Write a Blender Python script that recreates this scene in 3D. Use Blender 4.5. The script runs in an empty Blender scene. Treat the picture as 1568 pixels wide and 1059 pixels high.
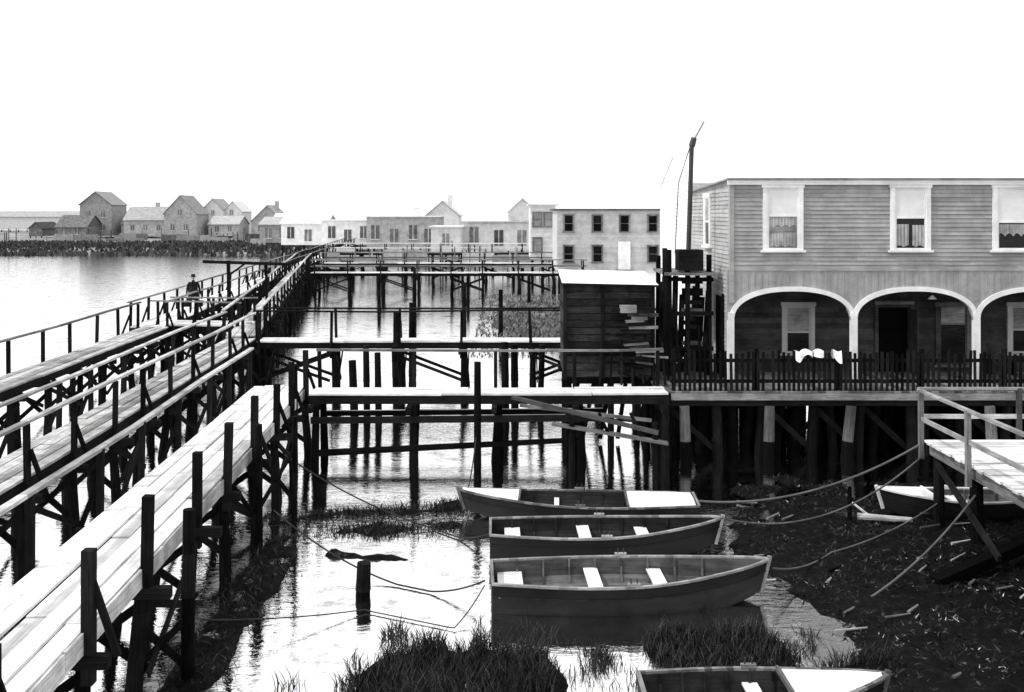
import bpy, math, random
from mathutils import Vector, noise, Matrix
random.seed(7)
R=random.random
def U(a,b): return a+(b-a)*R()
scene=bpy.context.scene
col=scene.collection

# ------------------------------------------------------------------ materials
def nt(name):
    m=bpy.data.materials.new(name); m.use_nodes=True
    t=m.node_tree; b=t.nodes['Principled BSDF']; return m,t,b
def g(v): return (v,v,v,1)
def wood(name,base,var=0.5,rough=0.85,grain=1.0,dirt=0.0,spec=0.12,stain=0.45):
    m,t,b=nt(name); N=t.nodes; L=t.links
    uv=N.new('ShaderNodeUVMap'); uv.uv_map='UVMap'
    mp=N.new('ShaderNodeMapping'); mp.inputs['Scale'].default_value=(1.2,26*grain,1)
    L.new(uv.outputs[0],mp.inputs[0])
    n1=N.new('ShaderNodeTexNoise'); n1.inputs['Scale'].default_value=1.6; n1.inputs['Detail'].default_value=5
    L.new(mp.outputs[0],n1.inputs['Vector'])
    tc=N.new('ShaderNodeTexCoord')
    n2=N.new('ShaderNodeTexNoise'); n2.inputs['Scale'].default_value=1.7; n2.inputs['Detail'].default_value=6; n2.inputs['Roughness'].default_value=.65
    L.new(tc.outputs['Object'],n2.inputs['Vector'])
    at=N.new('ShaderNodeAttribute'); at.attribute_name='var'
    r1=N.new('ShaderNodeMapRange'); r1.inputs[1].default_value=.3; r1.inputs[2].default_value=.7; r1.inputs[3].default_value=1-var*.6; r1.inputs[4].default_value=1+var*.35
    L.new(n1.outputs[0],r1.inputs[0])
    r2=N.new('ShaderNodeMapRange'); r2.inputs[1].default_value=.35; r2.inputs[2].default_value=.62; r2.inputs[3].default_value=1-stain; r2.inputs[4].default_value=1.08
    L.new(n2.outputs[0],r2.inputs[0])
    r3=N.new('ShaderNodeMapRange'); r3.inputs[3].default_value=1-var*.7; r3.inputs[4].default_value=1+var*.4
    L.new(at.outputs['Fac'],r3.inputs[0])
    a=N.new('ShaderNodeMath'); a.operation='MULTIPLY'; L.new(r1.outputs[0],a.inputs[0]); L.new(r2.outputs[0],a.inputs[1])
    c=N.new('ShaderNodeMath'); c.operation='MULTIPLY'; L.new(a.outputs[0],c.inputs[0]); L.new(r3.outputs[0],c.inputs[1])
    d=N.new('ShaderNodeMath'); d.operation='MULTIPLY'; L.new(c.outputs[0],d.inputs[0]); d.inputs[1].default_value=base
    d.use_clamp=True
    cc=N.new('ShaderNodeCombineColor')
    for i in range(3): L.new(d.outputs[0],cc.inputs[i])
    L.new(cc.outputs[0],b.inputs['Base Color'])
    b.inputs['Roughness'].default_value=rough
    b.inputs['Specular IOR Level'].default_value=spec
    bp=N.new('ShaderNodeBump'); bp.inputs['Strength'].default_value=.35; bp.inputs['Distance'].default_value=.01
    L.new(n1.outputs[0],bp.inputs['Height']); L.new(bp.outputs[0],b.inputs['Normal'])
    return m
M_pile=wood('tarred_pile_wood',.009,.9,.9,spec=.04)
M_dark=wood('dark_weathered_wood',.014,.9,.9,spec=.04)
M_mid=wood('grey_weathered_wood',.20,.9)
M_deck=wood('bleached_deck_planks',.84,.42,.8,stain=.25)
M_deckg=wood('grey_deck_planks',.50,.7,.85,stain=.45)
M_side=wood('grey_clapboard_paint',.36,.2,.8,.5,stain=.26)
M_sided=wood('lit_side_clapboard',.40,.2,.8,.5,stain=.22)  # lighter copy of the front clapboard; brighter side light put into colour
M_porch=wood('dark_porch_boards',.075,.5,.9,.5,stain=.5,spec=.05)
M_shed=wood('shed_dark_boards',.05,1.1,.9,stain=.7,spec=.05)
M_white=wood('white_trim_paint',.82,.1,.6,stain=.16)
M_offw=wood('hazy_white_paint',.80,.10,.8,stain=.12)  # near-white, so the annex's fading into sky glare is in the colour
M_pale=wood('hazy_pale_paint',.70,.15,.9,stain=.18)  # paint tone for far things, with distance haze included
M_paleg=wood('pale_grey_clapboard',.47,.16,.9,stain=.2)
M_haz1=wood('hazy_grey_shingle',.30,.3,.9,stain=.3)  # haze of the far shore is mixed into these base greys
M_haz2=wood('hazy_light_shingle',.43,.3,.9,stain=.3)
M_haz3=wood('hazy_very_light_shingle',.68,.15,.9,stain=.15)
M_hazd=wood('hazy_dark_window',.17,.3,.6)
M_window=wood('dark_window_pane',.012,.3,.15,spec=.3)
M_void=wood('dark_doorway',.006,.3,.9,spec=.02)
M_blind=wood('window_blind',.74,.05,.35,spec=.5,stain=.08)
M_curt=wood('window_curtain',.30,.8,.5,.8,spec=.4,stain=.6)
M_lace=wood('lace_curtain',.42,.7,.8,1.4,stain=.5)
M_roof=wood('pale_roof_felt',.72,.25,.9,stain=.35)
M_roofd=wood('dark_roof_edge',.10,.3,.9)
M_hulld=wood('dark_boat_paint',.012,.3,.6,.3,spec=.2)
M_hullg=wood('worn_boat_paint',.022,.6,.6,.3,spec=.15)
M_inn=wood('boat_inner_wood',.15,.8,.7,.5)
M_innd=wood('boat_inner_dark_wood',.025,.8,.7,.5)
M_rail=wood('boat_gunwale_paint',.32,.6,.6,.5)
M_thw=wood('boat_seat_paint',.80,.15,.6,.5,stain=.3)
M_metal=wood('sooty_iron',.03,.3,.5,spec=.5)
M_cloth=wood('white_laundry_cloth',.85,.05,.9,stain=.05)
M_coat=wood('dark_wool_cloth',.02,.2,.95)
M_skin=wood('skin',.4,.05,.6,stain=.05)
M_rope=wood('tarred_rope',.05,.3,.9)
M_ropel=wood('pale_rope',.15,.3,.9)
M_reed=wood('marsh_reed',.05,1.2,.7,stain=.5)
M_weed=wood('mud_weed',.035,1.3,.7,stain=.7,spec=.2)
M_weedb=wood('bleached_weed',.5,.9,.5,stain=.5,spec=.4)
M_mgrass=wood('distant_marsh_grass',.09,.8,.9,stain=.5)

def mud_mat():
    m,t,b=nt('mud_and_marsh_ground'); N=t.nodes; L=t.links
    geo=N.new('ShaderNodeNewGeometry')
    n=N.new('ShaderNodeTexNoise'); n.inputs['Scale'].default_value=6; n.inputs['Detail'].default_value=10; n.inputs['Roughness'].default_value=.8
    L.new(geo.outputs['Position'],n.inputs['Vector'])
    cr=N.new('ShaderNodeValToRGB'); e=cr.color_ramp.elements
    e[0].position=.45; e[0].color=g(.002); e[1].position=.72; e[1].color=g(.3)  # bright end of the ramp paints wet glints into the mud
    x=cr.color_ramp.elements.new(.6); x.color=g(.010)
    L.new(n.outputs[0],cr.inputs[0])
    n2=N.new('ShaderNodeTexNoise'); n2.inputs['Scale'].default_value=.25; n2.inputs['Detail'].default_value=8; n2.inputs['Roughness'].default_value=.7
    L.new(geo.outputs['Position'],n2.inputs['Vector'])
    c2=N.new('ShaderNodeValToRGB'); e=c2.color_ramp.elements
    e[0].position=.4; e[0].color=g(.07); e[1].position=.65; e[1].color=g(.4)
    L.new(n2.outputs[0],c2.inputs[0])
    sp=N.new('ShaderNodeSeparateXYZ'); L.new(geo.outputs['Position'],sp.inputs[0])
    mr=N.new('ShaderNodeMapRange'); mr.inputs[1].default_value=35; mr.inputs[2].default_value=95; L.new(sp.outputs['Y'],mr.inputs[0])
    mx=N.new('ShaderNodeMixRGB'); L.new(mr.outputs[0],mx.inputs[0]); L.new(cr.outputs[0],mx.inputs[1]); L.new(c2.outputs[0],mx.inputs[2])
    L.new(mx.outputs[0],b.inputs['Base Color'])
    b.inputs['Roughness'].default_value=.55; b.inputs['Specular IOR Level'].default_value=.06
    bp=N.new('ShaderNodeBump'); bp.inputs['Strength'].default_value=.9; bp.inputs['Distance'].default_value=.08
    L.new(n.outputs[0],bp.inputs['Height']); L.new(bp.outputs[0],b.inputs['Normal'])
    return m
M_mud=mud_mat()
def water_mat():
    m=bpy.data.materials.new('still_harbour_water'); m.use_nodes=True
    t=m.node_tree; N=t.nodes; L=t.links; N.clear()
    out=N.new('ShaderNodeOutputMaterial')
    gl=N.new('ShaderNodeBsdfGlossy'); gl.inputs['Color'].default_value=g(.98); gl.inputs['Roughness'].default_value=.02
    di=N.new('ShaderNodeBsdfDiffuse'); di.inputs['Color'].default_value=g(.01)
    mx=N.new('ShaderNodeMixShader')
    geo=N.new('ShaderNodeNewGeometry')
    n=N.new('ShaderNodeTexNoise'); n.inputs['Scale'].default_value=.9; n.inputs['Detail'].default_value=10; n.inputs['Roughness'].default_value=.75
    L.new(geo.outputs['Position'],n.inputs['Vector'])
    r=N.new('ShaderNodeMapRange'); r.inputs[1].default_value=.36; r.inputs[2].default_value=.46; r.inputs[3].default_value=.5; r.inputs[4].default_value=.96
    L.new(n.outputs[0],r.inputs[0])
    L.new(r.outputs[0],mx.inputs[0])
    L.new(di.outputs[0],mx.inputs[1]); L.new(gl.outputs[0],mx.inputs[2])
    mp=N.new('ShaderNodeMapping'); mp.inputs['Scale'].default_value=(1,2.6,1); L.new(geo.outputs['Position'],mp.inputs[0])
    w=N.new('ShaderNodeTexNoise'); w.inputs['Scale'].default_value=2.2; w.inputs['Detail'].default_value=4; w.inputs['Roughness'].default_value=.6
    L.new(mp.outputs[0],w.inputs['Vector'])
    bp=N.new('ShaderNodeBump'); bp.inputs['Strength'].default_value=.26; bp.inputs['Distance'].default_value=.03
    L.new(w.outputs[0],bp.inputs['Height'])
    L.new(bp.outputs[0],gl.inputs['Normal'])
    L.new(mx.outputs[0],out.inputs[0]); return m
M_water=water_mat()

# ------------------------------------------------------------------ mesh builder
class MB:
    def __init__(s): s.v=[];s.f=[];s.m=[];s.uv=[];s.c=[];s.mats=[];s.mi={}
    def mat(s,m):
        if m.name not in s.mi: s.mi[m.name]=len(s.mats); s.mats.append(m)
        return s.mi[m.name]
    def face(s,pts,m,uvs=None,var=None):
        i=len(s.v); s.v+= [tuple(p) for p in pts]; s.f.append(tuple(range(i,i+len(pts))))
        s.m.append(s.mat(m)); s.uv+= uvs if uvs else [(p[0]+p[1],p[2]) for p in pts]
        s.c.append(R() if var is None else var)
    def hexa(s,P,m,L3,mtop=None):
        lx,ly,lz=L3; o=R()*20; ov=R()*20; va=R()
        loc=[((i&1)*lx,((i>>1)&1)*ly,((i>>2)&1)*lz) for i in range(8)]
        F=[(0,2,3,1),(4,5,7,6),(0,1,5,4),(2,6,7,3),(0,4,6,2),(1,3,7,5)]
        for k,f in enumerate(F):
            s.face([P[i] for i in f], (mtop if (mtop and k==1) else m),[(loc[i][0]+o,loc[i][1]+loc[i][2]+ov) for i in f],va)
    def beam(s,p0,p1,w,h,m,up=(0,0,1),mtop=None):
        p0=Vector(p0);p1=Vector(p1);d=p1-p0;l=d.length
        if l<1e-5:return
        d/=l; up=Vector(up)
        if abs(d.dot(up))>.98: up=Vector((0,1,0)) if abs(d.y)<.9 else Vector((1,0,0))
        sd=up.cross(d).normalized(); u=d.cross(sd).normalized()
        P=[]
        for i in range(8):
            P.append((p1 if i&1 else p0)+sd*((w/2) if i&2 else -w/2)+u*((h/2) if i&4 else -h/2))
        s.hexa(P,m,(l,w,h),mtop)
    def box(s,x0,x1,y0,y1,z0,z1,m,mtop=None):
        P=[Vector((x1 if i&1 else x0,y1 if i&2 else y0,z1 if i&4 else z0)) for i in range(8)]
        lx,ly,lz=x1-x0,y1-y0,z1-z0
        s.hexa(P,m,(lx,ly,lz),mtop)
    def cyl(s,p0,p1,r0,r1,m,n=9,cap=True):
        p0=Vector(p0);p1=Vector(p1);d=(p1-p0);l=d.length;d.normalize()
        a=Vector((1,0,0)) if abs(d.x)<.8 else Vector((0,1,0))
        u=d.cross(a).normalized();w=d.cross(u);o=R()*9;va=R()
        A=[p0+(u*math.cos(t)+w*math.sin(t))*r0 for t in [2*math.pi*k/n for k in range(n)]]
        B=[p1+(u*math.cos(t)+w*math.sin(t))*r1 for t in [2*math.pi*k/n for k in range(n)]]
        for k in range(n):
            j=(k+1)%n; a0=k/n*r0*6;a1=(k+1)/n*r0*6
            s.face([A[k],A[j],B[j],B[k]],m,[(o,a0),(o,a1),(o+l,a1),(o+l,a0)],va)
        if cap:
            s.face(B,m,None,va); s.face(A[::-1],m,None,va)
    def build(s,name,parent=None,loc=None,rot=0,tilt=0):
        me=bpy.data.meshes.new(name); me.from_pydata(s.v,[],s.f)
        for m in s.mats: me.materials.append(m)
        me.polygons.foreach_set('material_index',s.m)
        uvl=me.uv_layers.new(name='UVMap'); fl=[c for p in s.uv for c in p]; uvl.data.foreach_set('uv',fl)
        at=me.attributes.new('var','FLOAT','FACE'); at.data.foreach_set('value',s.c)
        me.update(); o=bpy.data.objects.new(name,me); col.objects.link(o)
        if parent: o.parent=parent
        if loc: o.location=loc
        if rot or tilt: o.rotation_euler=(tilt,0,rot)
        return o
def empty(name,loc=(0,0,0)):
    o=bpy.data.objects.new(name,None); col.objects.link(o); o.empty_display_size=.5; return o

# ------------------------------------------------------------------ ground & water
def sm(a,b,x):
    t=max(0,min(1,(x-a)/(b-a))); return t*t*(3-2*t)
def segd(x,y,a,b):
    ax,ay=a;bx,by=b;dx,dy=bx-ax,by-ay
    t=max(0,min(1,((x-ax)*dx+(y-ay)*dy)/(dx*dx+dy*dy))); return math.hypot(x-ax-dx*t,y-ay-dy*t)
def mudline(y):
    if y<15.5: return 3.5+(y-13)*.35
    if y<19: return 4.4-(y-15.5)*.3
    return 3.35+(y-19)*.2
def gz(x,y):
    h=-.45
    n=noise.fractal(Vector((x*.9,y*.9,0)),.9,2.1,5) if y<110 else noise.fractal(Vector((x*.05,y*.05,3)),.9,2.1,3)
    na=.15 if y<110 else .25
    def add(v):
        nonlocal h
        h=max(h,v)
    if y<34:
        d=x-mudline(y)
        add(-.45+(.58-.12*sm(18.5,22.5,y))*sm(-1.0,1.6,d)*(1-sm(23.0,26.5,y)))
        r=math.hypot((x-2.0)/3.0,(y-19.8)/2.2); add(-.45+.42*(1-sm(.75,1.15,r)))
        for cx,cy,rx,ry in [(-.7,13.3,2.1,1.9),(3.0,14.2,1.5,1.6)]:
            r=math.hypot((x-cx)/rx,(y-cy)/ry); add(-.45+.56*(1-sm(.5,1.15,r)))
        add(-.45+.50*(1-sm(.2,1.0,abs(x+4.5)))*(1-sm(19,22,y)))
        add(-.45+.50*(1-sm(.1,.8,segd(x,y,(-5,20.6),(1.2,22.3)))))
        add(-.45+.47*(1-sm(.1,.9,segd(x,y,(-4,19.7),(-1.2,20.3)))))
        add(-.45+.44*(1-sm(.05,.5,segd(x,y,(-3.4,18.6),(-.6,18.0)))))
    if y<24 and x<5: na=.09 if -.8<x and y<21.8 and y>15.5 else na
    r=math.hypot((x-1.3)/3.6,(y-60)/19); add(-.45+.52*(1-sm(.5,1.1,r)))
    r=math.hypot((x-2)/4,(y-31)/3); add(-.45+.40*(1-sm(.5,1.1,r)))
    if y>95: add(-.45+1.25*sm(0,1,(y-105-max(0,(-x-18))*4)/14)*sm(-34,-27,x+ (y-100)*.12))
    if y>140: add(-.45+1.25*sm(150,164,y+n*6)*(1-sm(330,345,y)))
    if y>345: h=-1.5
    if y<0: add(.1)
    return h+n*na
xs=[];x=-420
while x<420:
    xs.append(x)
    ax=-9-x if x<-9 else (x-14 if x>=14 else 0)
    x+= .09 if -9<=x<14 else min(12,max(.4,abs(ax)*.12)) if x>=14 else max(.1,min(12,max(.4,ax*.12)))
xs.append(420)
ys=[-60,-40,-25,-15,-8,-3,0,3,6,8]; y=9
while y<24: ys.append(y); y+=.09
while y<34: ys.append(y); y+=.2
while y<100: ys.append(y); y+=.8
while y<350: ys.append(y); y+=4
ys+=[420,600,1000,2000,4000]
V=[];nx=len(xs);ny=len(ys)
for y in ys:
    k=1 if y<350 else y/350
    for x in xs: V.append((x*k,y,gz(x,y)))
F=[(j*nx+i,j*nx+i+1,(j+1)*nx+i+1,(j+1)*nx+i) for j in range(ny-1) for i in range(nx-1)]
me=bpy.data.meshes.new('ground');me.from_pydata(V,[],F);me.materials.append(M_mud)
for p in me.polygons:p.use_smooth=True
o=bpy.data.objects.new('ground',me);col.objects.link(o)
mb=MB(); mb.face([(-3000,-60,0),(3000,-60,0),(3000,4000,0),(-3000,4000,0)],M_water); mb.build('harbour_water')

# ------------------------------------------------------------------ walkways
def rng(a,b,st):
    n=max(1,int(round((b-a)/st))); return [a+(b-a)*k/n for k in range(n+1)]
def walkway(name,p0,p1,w,z=1.8,rails=(1,1),h=1.0,st=2.2,deck=M_deck,railm=M_mid,mid=False,brace=True,posts=(0,0),kick=True,detail=True,over=.2,fascia=None):
    mb=MB();p0=Vector((p0[0],p0[1],0));p1=Vector((p1[0],p1[1],0));d=(p1-p0);Ln=d.length;d/=Ln;n=Vector((-d.y,d.x,0))
    def P(s,t,zz): return p0+d*s+n*t+Vector((0,0,zz))
    k=max(3,int(w/.26)); pw=w/k
    for i in range(k):
        t=-w/2+pw*(i+.5); s=-U(0,.3)
        while s<Ln:
            e=min(Ln,s+U(2.8,5.0)); zz=z-.025+U(-.014,.014)
            mb.beam(P(max(0,s),t+U(-.015,.015),zz),P(e-.02,t+U(-.015,.015),zz+U(-.014,.014)),pw-.035,.05,M_deckg if (deck is M_deck and R()<.1) else deck); s=e
    for t in (-w/2+.08,0,w/2-.08):
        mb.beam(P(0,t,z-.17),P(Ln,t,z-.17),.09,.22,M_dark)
    if fascia:
        s=0
        while s<Ln:
            e=min(Ln,s+U(3,5)); mb.beam(P(s,-w/2-.01,z-.16+U(-.02,.02)),P(e-.02,-w/2-.012,z-.16+U(-.02,.02)),.035,.25,fascia); s=e
    S=rng(.25,Ln-.25,st)
    for q,s in enumerate(S):
        s+=U(-.2,.2)
        mb.beam(P(s,-w/2-over-U(.05,.3),z-.36),P(s,w/2+over+U(.05,.3),z-.36+U(-.03,.03)),.13,.15,M_dark)
        for t in (-w/2+.02,w/2-.02):
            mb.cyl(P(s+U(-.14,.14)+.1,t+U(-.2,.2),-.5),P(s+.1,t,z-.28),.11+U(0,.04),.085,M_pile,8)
        if brace:
            mb.beam(P(s+.2,-w/2,z-.55),P(s+.2,w/2,.25),.04,.12,M_dark)
            mb.beam(P(s+.26,w/2,z-.5),P(s+.26,-w/2,.3),.04,.12,M_dark)
            if q<len(S)-1 and q%2==0:
                for t in (-w/2-.08,w/2+.08):
                    mb.beam(P(s,t,z-.5),P(S[q+1],t,.35),.04,.11,M_dark)
                    if q%4==0: mb.beam(P(s,t*1.02,.35),P(S[q+1],t*1.02,z-.5),.04,.11,M_dark)
        for sgn,on,po in ((-1,rails[0],posts[0]),(1,rails[1],posts[1])):
            if on or po:
                tt=sgn*(w/2+.06); hh=h-.03+(U(-.15,.12) if po else 0)
                pw2=.13 if po else .095
                mb.beam(P(s+.02,tt,z-.62),P(s+.02+U(-.06,.06),tt+U(-.04,.04),z+hh),pw2,pw2,M_dark)
                if kick and R()<.85: mb.beam(P(s+.04,tt+sgn*(over+.12),z-.32),P(s+.04,tt+sgn*.03,z+h*U(.4,.55)),.05,.08,M_dark)
    for sgn,on in ((-1,rails[0]),(1,rails[1])):
        if on:
            tt=sgn*(w/2+.06); s=0; za=z+h
            while s<Ln:
                e=min(Ln,s+st*2); zb=z+h+U(-.04,.03)
                mb.beam(P(s,tt,za),P(e,tt,zb),.12,.055,railm)
                if mid: mb.beam(P(s,tt-sgn*.06,z+h*.5),P(e,tt-sgn*.06,z+h*.5),.03,.09,railm)
                s=e; za=zb
    return mb.build(name)
def lx(x0,y): return x0-.05*y
walkway('boardwalk',(lx(-5.0,4),4),(lx(-5.0,26.6),26.6),1.4,rails=(0,1),posts=(1,0),railm=M_deckg,fascia=M_deckg)
walkway('boardwalk',(lx(-8.35,4),4),(lx(-8.35,36.8),36.8),1.1,rails=(1,1),deck=M_deckg,railm=M_deckg,mid=False)
walkway('boardwalk',(lx(-12.8,6),6),(lx(-12.8,40.5),40.5),1.1,rails=(0,1),deck=M_deckg,railm=M_mid,kick=False)
walkway('boardwalk',(-15.2,40.6),(-24.6,150),1.4,rails=(1,1),railm=M_mid,deck=M_deck,st=2.6)
walkway('boardwalk',(-10.4,37.4),(-19.6,92),1.2,rails=(1,1),railm=M_deckg,deck=M_deckg,st=2.6)
walkway('boardwalk',(-15.2,42.2),(-11.2,41.6),1.6,rails=(1,1),railm=M_mid,deck=M_deck,st=1.5)
walkway('footbridge',(-5.3,25.9),(4.1,25.9),.95,rails=(0,1),railm=M_mid,st=2.05,brace=False,kick=False,deck=M_deck)
walkway('footbridge',(-9.4,36.4),(3.4,36.4),1.0,rails=(1,1),h=1.12,railm=M_dark,st=2.3,kick=True)
walkway('footbridge',(-16.0,78),(6,78),1.2,rails=(1,1),railm=M_mid,st=2.6,mid=True)
walkway('footbridge',(-18.0,93),(8,93),1.2,rails=(1,1),railm=M_mid,st=2.6,mid=True)
walkway('footbridge',(-20,108),(10,108),1.4,z=2.2,rails=(1,1),railm=M_pale,st=3,mid=True)
mb=MB()
mb.beam((-5.2,25.2,1.15),(2.5,25.3,1.2),.12,.16,M_dark)  # low beams added in place of the footbridge deck's reflection
mb.beam((-5.2,26.6,1.05),(2.5,26.7,1.1),.12,.14,M_dark,mtop=M_deckg)
mb.cyl((-5.1,25.0,.35),(1.6,25.6,.55),.09,.07,M_pile)
mb.beam((-5,27.2,.75),(1.5,27.4,.8),.3,.08,M_deckg)
mb.build('deck_reflection_beams')
mb=MB()
mb.beam((0.0,25.2,1.75),(3.6,24.0,1.1),.09,.10,M_mid); mb.beam((0.2,24.9,1.6),(3.6,25.2,1.15),.08,.08,M_mid)
mb.beam((1.0,24.6,1.2),(3.9,24.4,.75),.3,.05,M_mid)
for a in (1.4,2.2,3.0): mb.beam((a,24.7,1.45),(a+.25,24.5,.9),.05,.07,M_dark)
for a in (1.5,3.6): mb.cyl((a,24.5,-.4),(a,24.5,1.25),.08,.07,M_pile)
mb.build('gangway_ramp')
def pile(x,y,z,r=.11,lean=0):
    mb=MB(); n_=10; segs=5
    for k in range(segs):
        a=k/segs;b=(k+1)/segs
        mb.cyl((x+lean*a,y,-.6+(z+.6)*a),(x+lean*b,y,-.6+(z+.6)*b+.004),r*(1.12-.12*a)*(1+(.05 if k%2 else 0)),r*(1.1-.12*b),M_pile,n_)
    mb.build('mooring_pile')
pile(-.87,24.6,2.75,.09); pile(-2.56,16.6,.55,.12,.04); pile(-4.5,22.9,.35,.1,.05); pile(-5.6,25.0,2.6,.1); pile(7.1,20.5,.75,.045)
pile(-4.5,13.5,2.4,.085,.03); pile(-5.05,19.4,2.3,.08); pile(-4.55,20.4,2.25,.05)
mb=MB()
mb.beam((-5.0,19.42,1.6),(-4.55,20.38,.5),.04,.09,M_dark);mb.beam((-5.05,19.4,.6),(-4.6,20.4,1.5),.04,.09,M_dark)
mb.beam((-5.75,19.2,1.5),(-5.05,19.35,.4),.04,.09,M_dark)
mb.beam((-5.2,13.4,.9),(-4.5,13.6,.15),.05,.1,M_dark);mb.beam((-5.2,13.5,.2),(-4.5,13.45,.9),.05,.1,M_dark)
mb.build('pile_cross_bracing')
for (x,y,z) in [(-3.9,38.2,3.0),(-4.2,35.6,2.9)]: pile(x,y,z,.14)
for (x,y) in [(-.6,52),(-2.7,55),(-6,60),(-9,66),(-7.5,75),(-3.2,71),(1.2,69)]: pile(x,y,U(2.0,2.9),.12)
for x,y,z,r in [(-4.9,30.5,1.9,.12),(-4.6,31,2.3,.1),(-4.2,30.8,2.1,.1),(-.2,31,2.4,.12),(.1,31.3,2.3,.12),(-3.9,33,2,.1),(.9,32,2.2,.1)]: pile(x,y,z,r,U(-.1,.1))
mb=MB()
mb.beam((-12.9,44.5,1.2),(-12.95,44.5,4.35),.14,.14,M_dark); mb.beam((-11.2,44.6,1.2),(-11.25,44.6,4.3),.11,.11,M_dark)
mb.beam((-14.1,44.5,4.3),(-10.1,44.5,4.18),.12,.14,M_dark)
mb.beam((-12.9,44.5,3.7),(-12.2,44.5,4.2),.08,.08,M_dark)
mb.build('hoist_frame')

# ------------------------------------------------------------------ building helpers
def clap(mb,o,ux,n,L,z0,z1,m,e=.12):
    o=Vector((o[0],o[1],0));ux=Vector((ux[0],ux[1],0));n=Vector((n[0],n[1],0))
    z=z0
    while z<z1-.01:
        zt=min(z1,z+e); s=0
        while s<L:
            t=min(L,s+U(2.5,5)); 
            if L-t<.5:t=L
            a=o+ux*s;b=o+ux*(t-.004); lo=n*(.028+U(-.006,.005)); hi=n*.003; va=R(); ou=R()*20
            A=a+lo+Vector((0,0,z));B=b+lo+Vector((0,0,z));C=b+hi+Vector((0,0,zt));D=a+hi+Vector((0,0,zt))
            mb.face([A,B,C,D],m,[(ou,ou),(ou+t-s,ou),(ou+t-s,ou+e),(ou,ou+e)],va)
            mb.face([a+Vector((0,0,z)),b+Vector((0,0,z)),B,A],m,None,0)
            s=t
        z=zt
def window(mb,o,ux,n,w,z0,z1,low=M_curt,up=M_blind,frame=M_white,fw=.12,low_frac=.5):
    o=Vector((o[0],o[1],0));ux=Vector((ux[0],ux[1],0));n=Vector((n[0],n[1],0));Z=Vector((0,0,1))
    def B(a0,a1,b0,b1,d0,d1,m):
        P=[o+ux*(a1 if i&1 else a0)+n*(d0 if i&2 else d1)+Z*(b1 if i&4 else b0) for i in range(8)]
        mb.hexa(P,m,(a1-a0,.1,b1-b0))
    h=w/2
    B(-h,-h+fw,z0,z1,0,.07,frame);B(h-fw,h,z0,z1,0,.07,frame)
    B(-h-.03,h+.03,z1,z1+fw,0,.085,frame);B(-h-.06,h+.06,z0-.06,z0,0,.12,frame)
    i0,i1=-h+fw,h-fw; zm=z0+(z1-z0)*low_frac  # meeting rail height as a share of the window height
    B(i0,i0+.05,z0,z1,0,.045,frame);B(i1-.05,i1,z0,z1,0,.045,frame)
    B(i0+.05,i1-.05,zm-.025,zm+.025,0,.05,frame);B(i0+.05,i1-.05,z0,z0+.06,0,.045,frame);B(i0+.05,i1-.05,z1-.05,z1,0,.045,frame)
    B(i0+.05,i1-.05,z0+.06,zm-.025,0,.026,low);B(i0+.05,i1-.05,zm+.025,z1-.05,0,.03,up)
    return B
def curtain(mb,x0,x1,y,z0,z1,m,hem=.05):
    n=22; ph=R()*6
    for k in range(n):
        a=x0+(x1-x0)*k/n;b=x0+(x1-x0)*(k+1)/n
        f=lambda q: .004*math.sin(q*70+ph); hz=lambda q: z0+hem*abs(math.sin(q*14+ph))
        mb.face([(a,y+f(a),hz(a)),(b,y+f(b),hz(b)),(b,y+f(b),z1),(a,y+f(a),z1)],m,[(hz(a),a),(hz(b),b),(z1,b),(z1,a)],.3+.5*abs(math.sin(a*35+ph)))

# ------------------------------------------------------------------ main house
H=empty('clapboard_boarding_house')
XL=6.1;XR=21.0;YF=27.2;YP=29.0;YB=33.0;ZD=1.8;ZS=4.45;ZT=7.42
mb=MB()
mb.box(XL,XR,YF,YB,ZS,ZT,M_side)
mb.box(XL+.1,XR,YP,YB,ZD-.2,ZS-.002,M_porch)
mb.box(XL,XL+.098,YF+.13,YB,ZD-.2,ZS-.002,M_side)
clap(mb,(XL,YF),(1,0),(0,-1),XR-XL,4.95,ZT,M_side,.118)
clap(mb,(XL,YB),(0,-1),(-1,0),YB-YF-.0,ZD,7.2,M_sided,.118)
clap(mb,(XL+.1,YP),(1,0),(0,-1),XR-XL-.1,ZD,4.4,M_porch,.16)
cols=[6.1,9.53,12.95,16.4,19.85]
zs,rise=3.62,.72
def arch(x,x0,x1):
    t=(x-x0)/(x1-x0)*2-1; return zs+rise*math.sqrt(max(0,1-abs(t)**2.3))
for a,b in zip(cols[:-1],cols[1:]):
    x0=a+.09;x1=b-.09;N_=34
    for i in range(N_):
        xa=x0+(x1-x0)*i/N_;xb=x0+(x1-x0)*(i+1)/N_;za,zb=arch(xa,x0,x1),arch(xb,x0,x1)
        va=R()
        for yy,fl in ((YF-.012,0),(YF+.1,1)):
            q=[(xa,yy,za),(xb,yy,zb),(xb,yy,4.95 if not fl else ZS),(xa,yy,4.95 if not fl else ZS)]
            mb.face(q if not fl else q[::-1],M_side,[(p[2],p[0]*2) for p in q],va)
        mb.face([(xa,YF-.012,za),(xa,YF+.1,za),(xb,YF+.1,zb),(xb,YF-.012,zb)],M_white)
        if i%2==0: mb.box(xa-.008,xa+.008,YF-.022,YF-.0125,max(za,zs)+.1,4.89,M_side)
for a in cols: mb.box(a-.09,a+.09,YF-.011,YF+.1,zs-.1,4.94,M_side)
mb.box(XL,XR,YF-.03,YF-.013,4.9,4.96,M_side)
mb.build('walls',H)
mb=MB()
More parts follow.
